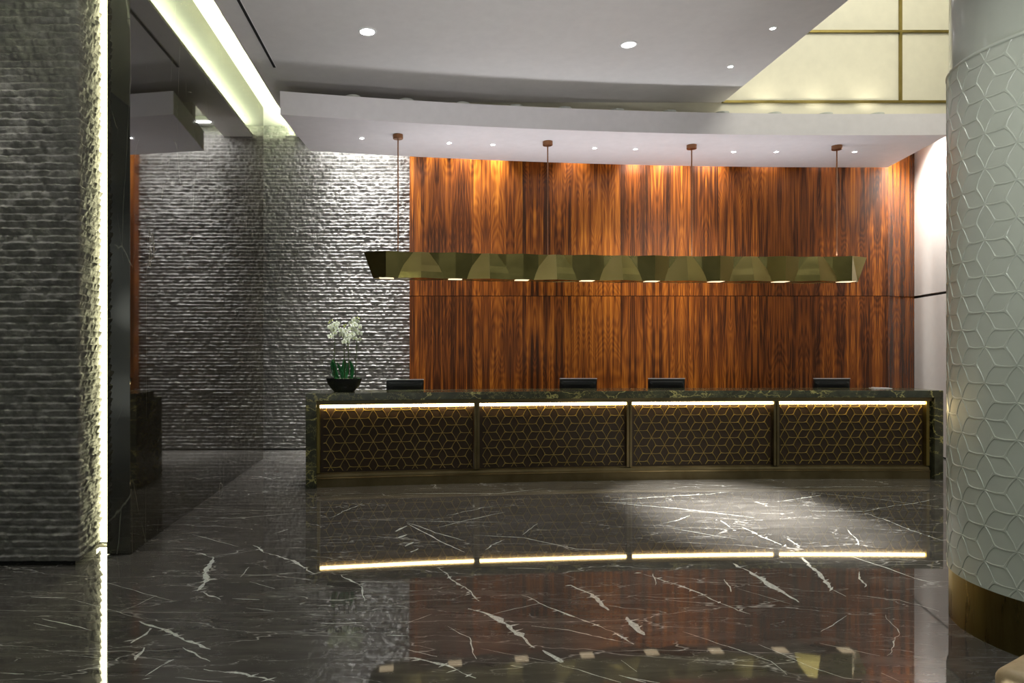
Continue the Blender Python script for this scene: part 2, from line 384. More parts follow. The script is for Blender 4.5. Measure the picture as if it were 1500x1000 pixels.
def grid_obj(name, co, nz, nu, mt, parent=None, flip=False):
    me = bpy.data.meshes.new(name)
    idx = np.arange(nz * nu).reshape(nz, nu)
    q = np.stack([idx[:-1, :-1], idx[:-1, 1:], idx[1:, 1:], idx[1:, :-1]], -1).reshape(-1, 4)
    if flip: q = q[:, ::-1]
    me.vertices.add(len(co)); me.vertices.foreach_set('co', co.ravel())
    me.loops.add(q.size); me.loops.foreach_set('vertex_index', q.ravel())
    me.polygons.add(len(q)); me.polygons.foreach_set('loop_start', np.arange(0, q.size, 4)); me.polygons.foreach_set('loop_total', np.full(len(q), 4))
    me.materials.append(mt); me.update(); me.validate()
    o = bpy.data.objects.new(name, me); C.objects.link(o)
    if parent: o.parent = parent
    return o
# back wall: faces -y, plane y = 10.80
U, Z, H, nu, nz = stone_wall('w', -3.5, -.10, .018, 5.12, None, 100)
co = np.stack([U, 10.805 - H, Z], -1).reshape(-1, 3)
o = grid_obj('wall_back', co, nz, nu, M['stone']); struct(o, 'split face grey stone wall left of the rosewood panelling', 'wall')
b = MB(); b.box(-3.5, 8.6, 11.12, 11.3, 0, 8.2)
struct(b.build('wall_back_core', M['black']), 'dark wall core behind the stone and the wood panelling', 'wall')
# pier: front face y=5.12, side face x=-2.60, joined in one mesh by wrapping round the corner
def pier():
    S0, S1 = -1.6, .49            # arc length: front from x=-4.2 to -2.6, then side going back .5 m
    nu = int((S1 - S0) / .0105) + 1; z0, z1 = .035, 5.12; nz = int((z1 - z0) / .0068) + 1
    S, Z = np.meshgrid(np.linspace(S0, S1, nu), np.linspace(z0, z1, nz))
    H = relief(S + 60, Z + 10, 300, .0545, 1.15, .008)
    front = S < 0
    hx = np.where(front, 0, H * .8); hy = np.where(front, H, 0)
    X = np.where(front, -2.605 + S, -2.605 + hx - .15 * S); Y = np.where(front, 5.13 - hy, 5.13 + S)
    k = np.clip(1 - np.abs(S) / .03, 0, 1)     # ease both faces into the corner
    X = X + np.where(front, k * H * .3, 0); Y = Y - np.where(front, 0, k * H * .3)
    co = np.stack([X, Y, Z], -1).reshape(-1, 3)
    return grid_obj('wall_left_stone', co, nz, nu, M['stone'])
o = pier(); struct(o, 'split face stone pier at the far left beside the vertical light strip', 'wall')
b = MB(); b.prism([(-4.2, 5.17), (-2.645, 5.17), (-2.715, 5.6), (-2.72, 5.70), (-4.2, 5.70)], 0, 5.12); b.box(-4.2, -2.48, 5.70, 5.86, 0, 5.12)
struct(b.build('wall_left_core', M['black']), 'dark recessed core behind the stone pier', 'wall')
# marble wall
b = MB(); b.prism([(-2.508, 5.39), (-2.325, 5.39), (-2.360, 9.99), (-2.508, 9.99)], .004, 5.13)
o = b.build('wall_left', M['wmarble'], bevel=.002); struct(o, 'tall polished dark brown marble wall with thin white veins', 'wall')
# vertical LED
b = MB(); b.box(-2.71, -2.575, 5.635, 5.69, .03, 5.1)
tag(b.build('led_strip_light', M['ledpier']), 'floor to ceiling vertical light strip between stone pier and marble wall', 'light strip')

# ================================================================== WOOD PANELLING
XW0, XW1 = at(600, 10.6), at(1301, 10.6)
XR, YR = at(1339.5, 10.96), 10.96
b = MB()
for z0, z1 in ((0.0, 2.416), (2.424, 5.13)):
    b.prism([(XW0, 10.6), (XW1, 10.6), (XR, YR), (XR, YR + .12), (XW0, 10.85)], z0, z1)
b.prism([(XW0 + .02, 10.63), (XW1, 10.63), (XR - .02, YR + .03), (XR - .02, YR + .1), (XW0 + .02, 10.84)], 2.40, 2.44, 1)
o = b.build('wall_back_wood', [M['wood'], M['black']]); struct(o, 'bookmatched rosewood veneer wall panelling behind the desk', 'wall')
# white wall on the right, slightly oblique
wl = [(XR + .005, YR), (7.57, 9.9), (6.88, 7.35), (7.4, 7.2), (8.5, 10.0), (8.5, 11.11), (XR + .005, 11.11)]
b = MB(); b.prism(wl, .02, 2.405); b.prism(wl, 2.445, 8.2)
wi = [(XR + .06, YR), (7.63, 9.9), (6.95, 7.37), (7.39, 7.22), (8.49, 10.0), (8.49, 11.10), (XR + .06, 11.10)]
b.prism(wi, 0, 8.1, 1)
o = b.build('wall_right', [M['white'], M['black']]); struct(o, 'white wall with a dark horizontal joint between rosewood panelling and column', 'wall')

# ================================================================== CEILING
XL, XE, YB = -2.02, 4.05, 9.27
b = MB()
b.box(-1.56, XE, -2.5, YB, 4.95, 5.45); b.box(XL, -1.56, -2.5, 10.80, 4.95, 4.985)
b.box(-4.3, -1.56, -2.5, 11.12, 5.13, 5.45); b.box(-1.56, 8.4, YB + .12, 11.12, 5.13, 5.4)
o = b.build('ceiling', M['ceil']); struct(o, 'grey white ceiling slab with a lit cove along its left edge', 'ceiling')
b = MB(); b.box(-1.56, 7.6, YB, YB + .12, 4.67, 8.2)
o = b.build('wall_upper', M['cream']); struct(o, 'cream upper wall with brass strips above the soffit', 'wall')
b = MB(); b.box(XE - .02, 8.2, YB - .028, YB, 4.938, 4.970); struct(b.build('trim_1', M['trimb']), 'lowest horizontal brass strip on the cream upper wall', 'trim')
b = MB(); b.box(XE - .02, 8.2, YB - .028, YB, 5.890, 5.922); struct(b.build('trim_2', M['trimb']), 'upper horizontal brass strip on the cream upper wall', 'trim')
b = MB(); b.box(6.435, 6.470, YB - .026, YB, 4.971, 8.2); struct(b.build('trim_3', M['trimb']), 'vertical brass strip on the cream upper wall', 'trim')
# soffit
n = 48
fr = [(-1.715 + (6.81 + 1.715) * i / n,) for i in range(n + 1)]
front = [(x[0], soff_front(x[0])) for x in fr]
back = [(-1.61 + (7.12 + 1.61) * i / n, soff_back(-1.61 + (7.12 + 1.61) * i / n)) for i in range(n + 1)]
b = MB(); b.prism(front + back[::-1], 4.39, 4.668)
o = b.build('ceiling_soffit', M['soffit']); struct(o, 'curved white dropped soffit hanging over the desk', 'ceiling')

# cove LED along the slab lip
b = MB(); b.box(-1.93, -1.89, -2.4, 10.7, 4.986, 5.01)
tag(b.build('cove_light_strip', M['ledcove']), 'greenish white cove light strip along the left edge of the ceiling', 'light strip')
# slot diffuser
b = MB(); b.box(-1.79, -1.762, 2.0, 8.08, 4.938, 4.9495); e = b.build('slot', M['black'])
b = MB(); b.box(-1.795, -1.790, 2.0, 8.085, 4.944, 4.9499); b.box(-1.762, -1.757, 2.0, 8.085, 4.944, 4.9499)
e2 = b.build('frame', M['ring'])
t = empty('ceiling_slot_diffuser', (-1.776, 5, 4.95)); tag(t, 'long narrow black air slot in the ceiling near the lit cove', 'air vent')
for q in (e, e2): q.parent = t; q.matrix_parent_inverse = t.matrix_basis.inverted()

# ================================================================== DOWNLIGHTS
def make_downlight(name, r, loc, label, group, lit=True, lamp='lens'):
    t = empty(name, loc); tag(t, label, 'ceiling light', group)
    x, y, z = loc
    b = MB(); b.lathe((x, y, z), [(r * .78, -.002), (r * .8, -.009), (r * .98, -.008), (r, -.001), (r, -.0002)], 28); b.build('trim_ring', M['ring'], t, True)
    b = MB(); b.lathe((x, y, z), [(0.0001, -.004), (r * .79, -.004), (r * .79, -.0003)], 28); b.build('lamp', M[lamp], t, True)
    return t
def spot(parent, loc, target, power, size, blend=.6, col=(1, .96, .90), rad=.04):
    ld = bpy.data.lights.new('spot_lamp', 'SPOT'); ld.energy = power; ld.spot_size = size; ld.spot_blend = blend; ld.color = col; ld.shadow_soft_size = rad
    o = bpy.data.objects.new('spot_lamp', ld); C.objects.link(o); o.location = loc
    o.rotation_euler = (Vector(target) - Vector(loc)).to_track_quat('-Z', 'Y').to_euler()
    if parent: o.parent = parent; o.matrix_parent_inverse = parent.matrix_basis.inverted()
    return o
def area(name, loc, target, sx, sy, power, col=(1, 1, 1), parent=None):
    ld = bpy.data.lights.new(name, 'AREA'); ld.shape = 'RECTANGLE'; ld.size = sx; ld.size_y = sy; ld.energy = power; ld.color = col
    o = bpy.data.objects.new(name, ld); C.objects.link(o); o.location = loc
    o.rotation_euler = (Vector(target) - Vector(loc)).to_track_quat('-Z', 'Y').to_euler()
    if parent: o.parent = parent; o.matrix_parent_inverse = parent.matrix_basis.inverted()
    return o
ordn = ['leftmost', 'second from left', 'third from left', 'fourth from left', 'fifth from left', 'sixth from left', 'seventh from left', 'rightmost']
where = ['above the orchid bowl, nearest the stone wall', 'just right of the first pendant rod', 'third along, well left of the second pendant rod', 'just right of the second pendant rod',
         'left of the third pendant rod', 'just right of the third pendant rod', 'between third and fourth pendant rods, the right one', 'just right of the last pendant rod']
sof_px = [(530, 202), (658, 209), (722, 211.5), (871, 216.5), (931, 218), (1075, 222), (1137, 222), (1252, 222)]
sof_tx = [-1.2, .62, 1.10, 2.9, 3.55, 4.05, 4.6, 6.6]
sof_pw = [90, 110, 110, 120, 190, 190, 110, 110]
for i, (px, py) in enumerate(sof_px):
    d = (4.39 - CAMH) * F / (CY - py); x = at(px, d)
    t = make_downlight('downlight', .036, (x, d, 4.39), 'small bright soffit spotlight ' + where[i], 'spotlights in the curved soffit')
    spot(t, (x, d, 4.36), (sof_tx[i], 10.6, 1.9), sof_pw[i], math.radians(60), 1)
for px, py, r, lab in ((1132, 41, .035, 'small ceiling spotlight nearer the camera of the two by the slab edge'), (1070, 97, .035, 'small ceiling spotlight nearest the slab corner, above the soffit')):
    d = 3.3 * F / (CY - py); x = at(px, d)
    t = make_downlight('downlight', r, (x, d, 4.95), lab, 'spotlights in the main ceiling')
    spot(t, (x, d, 4.92), (x - .45, d - .75, 0), 4200, math.radians(30), 1)
d = 3.3 / .460; t = make_downlight('downlight', .095, (at(538, d), d, 4.95), 'large glaring round downlight at the upper left of the ceiling', 'large ceiling downlights')
spot(t, (at(538, d), d, 4.92), (at(538, d), d, 0), 130, math.radians(75), .9, rad=.08)
d = 3.3 / .441; t = make_downlight('downlight', .10, (at(921, d), d, 4.95), 'large dimmer round downlight near the middle of the ceiling', 'large ceiling downlights', lamp='offlens')
spot(t, (at(921, d), d, 4.92), (at(921, d), d, 0), 90, math.radians(75), .9, rad=.08)
# uplights standing on the soffit behind its front edge
upx = [517, 595, 677, 755, 826, 903, 980, 1057, 1133, 1208, 1283]
upw = ['leftmost of the row', 'second of the row from the left', 'third of the row from the left', 'fourth of the row from the left', 'fifth of the row from the left', 'middle one of the row', 'sixth of the row from the right plus none',
       'fourth of the row from the right', 'third of the row from the right', 'second of the row from the right', 'rightmost of the row']
upw[6] = 'fifth of the row from the right'
for i, px in enumerate(upx):
    d = soff_front(at(px, 8.7)) + .15; x = at(px, d)
    t = empty('uplight', (x, d, 4.668)); tag(t, 'small round uplight on top of the soffit, ' + upw[i], 'uplight', 'uplights on the soffit')
    b = MB(); b.lathe((x, d, 4.668), [(.0001, 0), (.085, 0), (.095, .032), (.095, .044), (.0001, .044)], 20); b.build('housing', M['vent'], t, True, auto=.6)
    b = MB(); b.lathe((x, d, 4.668), [(.0001, .050), (.07, .050), (.07, .0442)], 20); b.build('lens', M['vent'], t, True, auto=.6)
    if px > 1100: spot(t, (x, d, 4.75), (x + .05, YB, 5.9), 5, math.radians(130), 1, (1, .93, .72), .06)

# wall-wash linear fixture above the soffit gap, grazing the stone
t = empty('linear_wall_washer', (-1.0, 10.40, 5.10)); tag(t, 'long grazing light fixture above the soffit in front of the stone wall', 'wall washer')
b = MB(); b.box(-1.72, -.24, 10.36, 10.44, 5.07, 5.129); b.build('housing', M['vent'], t)
b = MB(); b.box(-1.70, -.26, 10.37, 10.43, 5.062, 5.0699); b.build('diffuser', M['offlens'], t)
area('washer_lamp', (-.98, 10.40, 5.05), (-.98, 10.62, 3.0), 1.45, .06, 50, (1, .99, .96), t)
for x in (-1.65, -1.25, -.85, -.45):
    spot(t, (x, 10.36, 5.04), (x, 10.44, 0), 330, math.radians(76), 1, (1, .99, .96), .03)
    spot(t, (x, 10.36, 5.04), (x, 10.62, 0), 800, math.radians(34), 1, (1, .99, .96), .03)
for x, p in ((.2, 90), (.63, 330), (1.08, 330), (2.3, 200), (3.3, 520), (3.8, 620), (4.40, 560), (5.3, 170), (6.2, 130), (6.9, 200)):
    y = max(soff_back(x) + .05, 10.46)
    t = empty('accent_light', (x, y, 5.13)); tag(t, 'recessed accent light hidden above the soffit gap, washing the rosewood wall', 'accent light', 'accent lights above the soffit gap')
    b = MB(); b.lathe((x, y, 5.13), [(.0001, -.11), (.03, -.11), (.035, -.1), (.035, -.0005), (.0001, -.0005)], 16); b.build('housing', M['vent'], t, True, auto=.6)
    spot(t, (x, y, 5.0), (x, 10.62, 3.3), p, math.radians(62), 1, (1, .95, .88), .03)
# downlight washing the white wall
d = 10.1
spot(None, (7.2, 10.1, 4.95), (7.72, 10.45, 2.2), 560, math.radians(105), 1).name = 'wall_spot_lamp'

# ================================================================== DESK
TOP = 1.097
XD0, XD1 = -1.371, 6.385
desk = empty('reception_desk', (2.5, desk_y(2.5) + .3, 0))
tag(desk, 'long curved reception desk with green marble top and gilt lattice front', 'reception desk')
b = MB(); b.sweep(path(desk_y, XD0, XD1, 60, -.03), [(0, TOP - .088), (.53, TOP - .088), (.53, TOP), (0, TOP)]); b.build('countertop', M['gmarble'], desk, bevel=.003)
for x0, x1 in ((XD0, -1.252), (6.283, XD1)):
    b = MB(); b.sweep(path(desk_y, x0, x1, 3, -.03), [(0, .0), (.80, .0), (.80, TOP - .0885), (0, TOP - .0885)]); b.build('end_panel', M['gmarble'], desk, bevel=.003)
# raised back leg of the end panels so the end reads full height
b = MB(); b.sweep(path(desk_y, -1.25, 6.281, 60, .503), [(0, .80), (.02, .80), (.02, TOP - .089), (0, TOP - .089)]); b.build('back_riser', M['worktop'], desk)
b = MB(); b.sweep(path(desk_y, -1.25, 6.281, 60, .30), [(0, .74), (.62, .74), (.62, .775), (0, .775)]); b.build('worktop', M['worktop'], desk)
# header board, plinth
b = MB(); b.sweep(path(desk_y, -1.25, 6.281, 60), [(.0, .962), (.02, .962), (.02, TOP - .09), (.0, TOP - .09)]); b.build('header_board', M['bronze'], desk)
b = MB(); b.sweep(path(desk_y, -1.25, 6.245, 60), [(.0, .0), (.13, .0), (.13, .165), (.045, .165), (.045, .158), (.018, .150), (.010, .125), (.010, .112), (-.006, .106), (-.006, .096), (.0, .092)]); b.build('plinth', M['bronze'], desk)
muls = [.627, 2.51, 4.355]
edges = [-1.232] + muls + [6.215]
for mx in muls:
    b = MB()
    for s in (-1, 1):
        b.sweep(path(desk_y, mx - .033 if s < 0 else mx + .006, mx - .006 if s < 0 else mx + .033, 2), [(.004, .166), (.10, .166), (.10, .9615), (.004, .9615)])
    b.sweep(path(desk_y, mx - .006, mx + .006, 2), [(.018, .166), (.10, .166), (.10, .9615), (.018, .9615)])
    b.build('mullion', M['bronze'], desk)
for x0, x1 in ((-1.25, -1.218), (6.205, 6.24)):
    b = MB(); b.sweep(path(desk_y, x0, x1, 2), [(.002, .166), (.10, .166), (.10, .9615), (.002, .9615)]); o = b.build('edge_strip', M['trimb'], desk)

def lattice(b, u0, u1, v0, v1, a, place, w=.010, h=.005, seg=5, ou=0, ov=0, mi=0):
    """six-pointed star tiling (rhombille) drawn as raised bars; place(u, v, h)->xyz"""
    sx = a * math.sqrt(3) / 2; Ln = a / math.sqrt(3)
    for i in range(int((u0 - ou) / sx) - 2, int((u1 - ou) / sx) + 3):
        for j in range(int((v0 - ov) / a) - 2, int((v1 - ov) / a) + 3):
            cu, cv = i * sx + ou, j * a + (i % 2) * a / 2 + ov
            for k in range(6):
                th = k * math.pi / 3; du, dv = math.cos(th), math.sin(th); nu_, nv_ = -dv, du
                rows = []
                bow = .055 * Ln * (1 if k % 2 else -1)
                for s in range(seg + 1):
                    t = s / seg
                    o_ = bow * math.sin(math.pi * t)
                    uu = cu + du * Ln * t + nu_ * o_; vv = cv + dv * Ln * t + nv_ * o_
                    ww = w * (.5 + .55 * max(0, (t - .7) / .3) ** 1.5)
                    rows.append((uu, vv, ww))
                for (a0, b0, w0), (a1, b1, w1) in zip(rows, rows[1:]):
                    if not (u0 <= a0 <= u1 and u0 <= a1 <= u1 and v0 <= b0 <= v1 and v0 <= b1 <= v1): continue
                    vs = [place(a0 + nu_ * w0, b0 + nv_ * w0, 0), place(a0 + nu_ * w0 * .55, b0 + nv_ * w0 * .55, h), place(a0 - nu_ * w0 * .55, b0 - nv_ * w0 * .55, h), place(a0 - nu_ * w0, b0 - nv_ * w0, 0),
                          place(a1 + nu_ * w1, b1 + nv_ * w1, 0), place(a1 + nu_ * w1 * .55, b1 + nv_ * w1 * .55, h), place(a1 - nu_ * w1 * .55, b1 - nv_ * w1 * .55, h), place(a1 - nu_ * w1, b1 - nv_ * w1, 0)]
                    b.add(vs, [(0, 1, 5, 4), (1, 2, 6, 5), (2, 3, 7, 6)], mi)
for i in range(4):
    x0, x1 = edges[i] + (.036 if i else .014), edges[i + 1] - (.036 if i < 3 else .012)
    b = MB(); b.sweep(path(desk_y, x0, x1, 14, .065), [(0, .166), (.03, .166), (.03, .999), (0, .999)]); fp = b.build('front_panel', M['dark'], desk)
    b = MB(); lattice(b, x0 + .012, x1 - .012, .178, .985, .190, lambda u, v, h: (u, desk_y(u) + .0645 - h, v), w=.0065, h=.009, seg=4, ou=edges[i] + .13, ov=.035)
    b.build('lattice', M['lattice'], fp, True, auto=.5)
    b = MB(); b.sweep(path(desk_y, x0, x1, 14, .024), [(0, .924), (.010, .924), (.010, .955), (0, .955)]); b.build('led_strip', M['leddesk'], desk)

# ================================================================== MONITORS
def make_monitor(px, top_y, wpx, yaw, label):
    x0 = at(px, 9.0); y = desk_y(x0) + .66; x = at(px, y); w = wpx / F * y; zt = CAMH - (top_y - CY) / F * y
    h = .31; t = empty('computer_monitor', (x, y, .775)); tag(t, label, 'computer monitor', 'monitors behind the reception counter')
    def pl(u, v, o):    # u across, v up from the panel bottom, o away from the camera
        ca, sa = math.cos(yaw), math.sin(yaw); oo = o + (v - h) * -.10
        return (x + u * ca - oo * sa, y + u * sa + oo * ca, zt - h + v)
    b = MB()   # casing: front bezel slab with a bulging back that faces the lobby
    def ringp(u, v0, v1, o, c=.012):
        return [pl(-u + c, v0, o), pl(u - c, v0, o), pl(u, v0 + c, o), pl(u, v1 - c, o), pl(u - c, v1, o), pl(-u + c, v1, o), pl(-u, v1 - c, o), pl(-u, v0 + c, o)]
    rings = [ringp(w / 2, 0, h - .004, .03), ringp(w / 2, 0, h - .004, .005), ringp(w / 2 - .012, .01, h - .034, .0), ringp(w / 2 - .03, .02, h - .045, -.022, .03), ringp(w / 2 - .06, .04, h - .075, -.026, .03)]
    vs = [p for r in rings for p in r]; fs = [tuple(range(8)), tuple(32 + k for k in range(8))]
    for r in range(4): fs += [(r * 8 + k, r * 8 + (k + 1) % 8, r * 8 + 8 + (k + 1) % 8, r * 8 + 8 + k) for k in range(8)]
    b.add(vs, fs); cs = b.build('casing', M['mon'], t)
    b = MB(); vs = [pl(-w / 2, h - .0035, .0), pl(w / 2, h - .0035, .0), pl(w / 2, h - .0035, .032), pl(-w / 2, h - .0035, .032), pl(-w / 2, h + .006, .0), pl(w / 2, h + .006, .0), pl(w / 2, h + .006, .032), pl(-w / 2, h + .006, .032)]
    b.add(vs, [(0, 3, 2, 1), (4, 5, 6, 7), (0, 1, 5, 4), (1, 2, 6, 5), (2, 3, 7, 6), (3, 0, 4, 7)]); b.build('top_bezel', M['silver'], t)
    b = MB(); b.add([pl(-w / 2 + .012, .012, .0305), pl(w / 2 - .012, .012, .0305), pl(w / 2 - .012, h - .014, .0305), pl(-w / 2 + .012, h - .014, .0305)], [(0, 1, 2, 3)]); b.build('screen', M['black'], t)
    # maker's wordmark, too small to read: a row of short pale strokes, upper left of the back
    b = MB(); u = -w / 2 + .028
    for k, lw in enumerate((.009, .006, .006, .007, .004, .008)):
        hh = .008 if k in (0, 4) else .006
        b.add([pl(u, h - .022, .0035), pl(u + lw, h - .022, .0035), pl(u + lw, h - .022 + hh, .0035), pl(u, h - .022 + hh, .0035)], [(0, 1, 2, 3)]); u += lw + .003
    b.build('brand_mark', M['grey'], t)
    b = MB(); b.box(x - .03, x + .03, y + .0, y + .03, .79, zt - h + .12); b.build('stand', M['mon'], t)
    b = MB(); b.lathe((x, y + .02, .7755), [(.0001, 0), (.12, 0), (.12, .008), (.02, .016), (.0001, .016)], 24, sy=.8); b.build('base', M['mon'], t, True, auto=.5)
make_monitor(593.5, 556, 55, .05, 'leftmost black monitor seen from behind, partly in front of the stone wall')
make_monitor(847.5, 554.5, 54, -.03, 'black monitor seen from behind at the desk middle, left of its close neighbour')
make_monitor(977, 554.5, 53, -.03, 'black monitor seen from behind, third from the orchid end')
make_monitor(1219.5, 554.5, 53, .02, 'rightmost black monitor seen from behind, near the white wall')

# small metal desk tray at the right end of the counter
yy = desk_y(5.85) + .36
t = empty('card_tray', (5.85, yy, TOP)); tag(t, 'small pale card tray lying on the right end of the counter', 'tray')
b = MB(); b.box(5.76, 6.0, yy - .05, yy + .05, TOP + .0005, TOP + .007); b.build('tray', M['silver'], t, bevel=.002)
for k in range(4):
    b = MB(); b.box(5.775 + k * .055, 5.80 + k * .055, yy - .03, yy + .02, TOP + .0075, TOP + .017 - k * .002); b.build('card_stack', M['ring'], t)

# ================================================================== ORCHID
bx, by = at(504, 8.2), 8.2
orch = empty('potted_orchid', (bx, by, TOP)); tag(orch, 'white orchids in a wide black bowl standing on the left end of the counter', 'potted plant')
b = MB(); b.lathe((bx, by, TOP), [(.0001, 0), (.118, 0), (.124, .006), (.165, .05), (.198, .10), (.214, .15), (.218, .162), (.208, .162), (.19, .11), (.15, .06), (.0001, .05)], 48, sy=.62)
b.build('bowl', M['bowl'], orch, True, auto=.7)
b = MB()
mo = []
for k in range(9):
    a = random.uniform(0, 6.28); r = random.uniform(.02, .15)
    b.lathe((bx + r * math.cos(a), by + r * .55 * math.sin(a), TOP + .125), [(.0001, 0), (.03, .004), (.04, .018), (.028, .032), (.0001, .038)], 10)
b.lathe((bx, by, TOP), [(.0001, .135), (.10, .138), (.19, .13), (.196, .12)], 32, sy=.6)
o = b.build('moss_and_pebbles', M['moss'], orch, True); o['kind'] = 'stuff'
def leaf(x0, pts, w, ang):
    b = MB(); P = [Vector((bx + px_, by + ang * .02 * i, TOP + .13 + pz)) for i, (px_, pz) in enumerate(pts)]
    Q = []
    for a, c in zip(P, P[1:]): Q += [a.lerp(c, s / 4) for s in range(4)]
    Q.append(P[-1]); n = len(Q); side = Vector((math.cos(ang), math.sin(ang), 0)); vs = []; fs = []
    for i, q in enumerate(Q):
        s = i / (n - 1); ww = w * (math.sin(math.pi * min(1, (s * .88 + .12))) ** .55) * .5
        nrm = Vector((-side.y, side.x, 0)) * (.012 * (1 - s))
        vs += [q - side * ww, q - side * ww * .4 + nrm, q + side * ww * .4 + nrm, q + side * ww, q + side * ww * .4 + nrm * .6 + Vector((0, .003, 0)), q - side * ww * .4 + nrm * .6 + Vector((0, .003, 0))]
    for i in range(n - 1):
        for k in range(6): a = i * 6 + k; c = i * 6 + (k + 1) % 6; fs.append((a, c, c + 6, a + 6))
    fs += [tuple(range(6)), tuple((n - 1) * 6 + k for k in range(5, -1, -1))]
    b.add(vs, fs); b.build('leaf', M['leaf'], orch, True)
leaf(0, [(-.075, 0), (-.11, .10), (-.135, .20), (-.125, .27)], .072, .25)
leaf(0, [(-.05, 0), (-.10, .08), (-.115, .17), (-.14, .245)], .055, -.4)
leaf(0, [(-.02, 0), (-.015, .09), (0, .19), (.005, .27)], .062, .3)
leaf(0, [(.0, 0), (-.03, .10), (-.06, .17), (-.085, .225)], .04, -.2)
leaf(0, [(.02, 0), (.03, .08), (.045, .15), (.04, .22)], .045, .5)
leaf(0, [(.08, 0), (.095, .08), (.10, .16), (.07, .25)], .055, -.3)
leaf(0, [(.02, 0), (.09, .03), (.16, .035), (.20, .02)], .06, .9)
leaf(0, [(-.06, 0), (-.13, .05), (-.16, .08), (-.19, .085)], .03, .9)
def flower(c, s, yaw, tilt):
    b = MB()
    R = Vector((math.cos(yaw), math.sin(yaw), 0)); Fv = Vector((math.sin(yaw), -math.cos(yaw), -tilt)).normalized(); Uv = R.cross(Fv) * -1
    Uv = Uv if Uv.z > 0 else -Uv
    for k, (a, ln, wd) in enumerate(((90, 1, .55), (210, .95, .55), (330, .95, .55), (18, 1.05, .95), (162, 1.05, .95))):
        a = math.radians(a); d = R * math.cos(a) + Uv * math.sin(a); sd = R * -math.sin(a) + Uv * math.cos(a)
        vs = [Vector(c)]; m = 7
        for i in range(1, m + 1):
            t = i / m; ww = s * wd * .5 * math.sin(math.pi * min(.97, t * .93)) ** .7; ctr = Vector(c) + d * s * ln * t + Fv * s * .25 * math.sin(t * 2.6)
            vs += [ctr - sd * ww, ctr + Fv * s * .08, ctr + sd * ww]
        fs = [(0, 1, 2), (0, 2, 3)]
        for i in range(m - 1):
            o_ = 1 + i * 3; fs += [(o_, o_ + 3, o_ + 4, o_ + 1), (o_ + 1, o_ + 4, o_ + 5, o_ + 2)]
        b.add(vs, fs)
    cc = Vector(c) + Fv * s * .15
    b.lathe((cc.x, cc.y, cc.z - s * .25), [(.0001, 0), (s * .16, s * .12), (s * .2, s * .25), (s * .1, s * .4), (.0001, s * .45)], 8, 1)
    b.build('flower', [M['petal'], M['bud']], orch, True)
random.seed(11)
def pxz(px, py, d=8.15): return (px - CX) / F * d, CAMH - (py - CY) / F * d
for (base, path_px, fl, bd) in (
    (-.09, [(489, 545), (489, 520), (489.5, 500), (490, 485), (484, 472)], [(484, 493), (490, 488), (486, 483), (493, 480), (483, 479), (489, 476), (492, 474)], [(482.5, 471), (481, 473), (486, 469)]),
    (-.01, [(504, 550), (504, 520), (503.5, 503), (503, 492), (504, 480)], [(497, 490), (501, 487), (506, 485), (505, 495), (509, 491), (510, 500), (505, 501), (499, 484)], [(504, 479), (506, 476), (503, 477)]),
    (.03, [(511, 550), (510, 525), (510, 507), (508, 497), (506, 489)], [(509, 497), (511, 493)], [(509, 506), (511, 503)]),
    (.09, [(519, 548), (521, 525), (522, 503), (522, 490), (520, 470)], [(526, 497), (519, 495), (515, 489), (526, 488), (521, 484), (514, 481), (527, 479), (520, 476), (514, 473), (525, 471), (519, 469)], [(520, 466), (523, 465), (526, 467)])):
    P = []
    for px, py in path_px:
        x, z = pxz(px, py); P.append((x, by - .02 + .02 * random.random(), z))
    P[0] = (P[0][0], by, TOP + .12)
    b = MB(); b.tube(P, [.006, .0055, .005, .0045, .003], 7); b.build('flower_stem', M['stem'], orch, True)
    for px, py in fl:
        x, z = pxz(px, py); flower((x + random.gauss(0, .004), by - .03 + random.uniform(-.05, .05), z), random.uniform(.036, .044), random.uniform(-.8, .8), random.uniform(0, .5))
    for px, py in bd:
        x, z = pxz(px, py); b = MB(); b.lathe((x, by - .01, z - .01), [(.0001, 0), (.009, .006), (.010, .014), (.0001, .026)], 8); b.build('bud', M['bud'], orch, True)

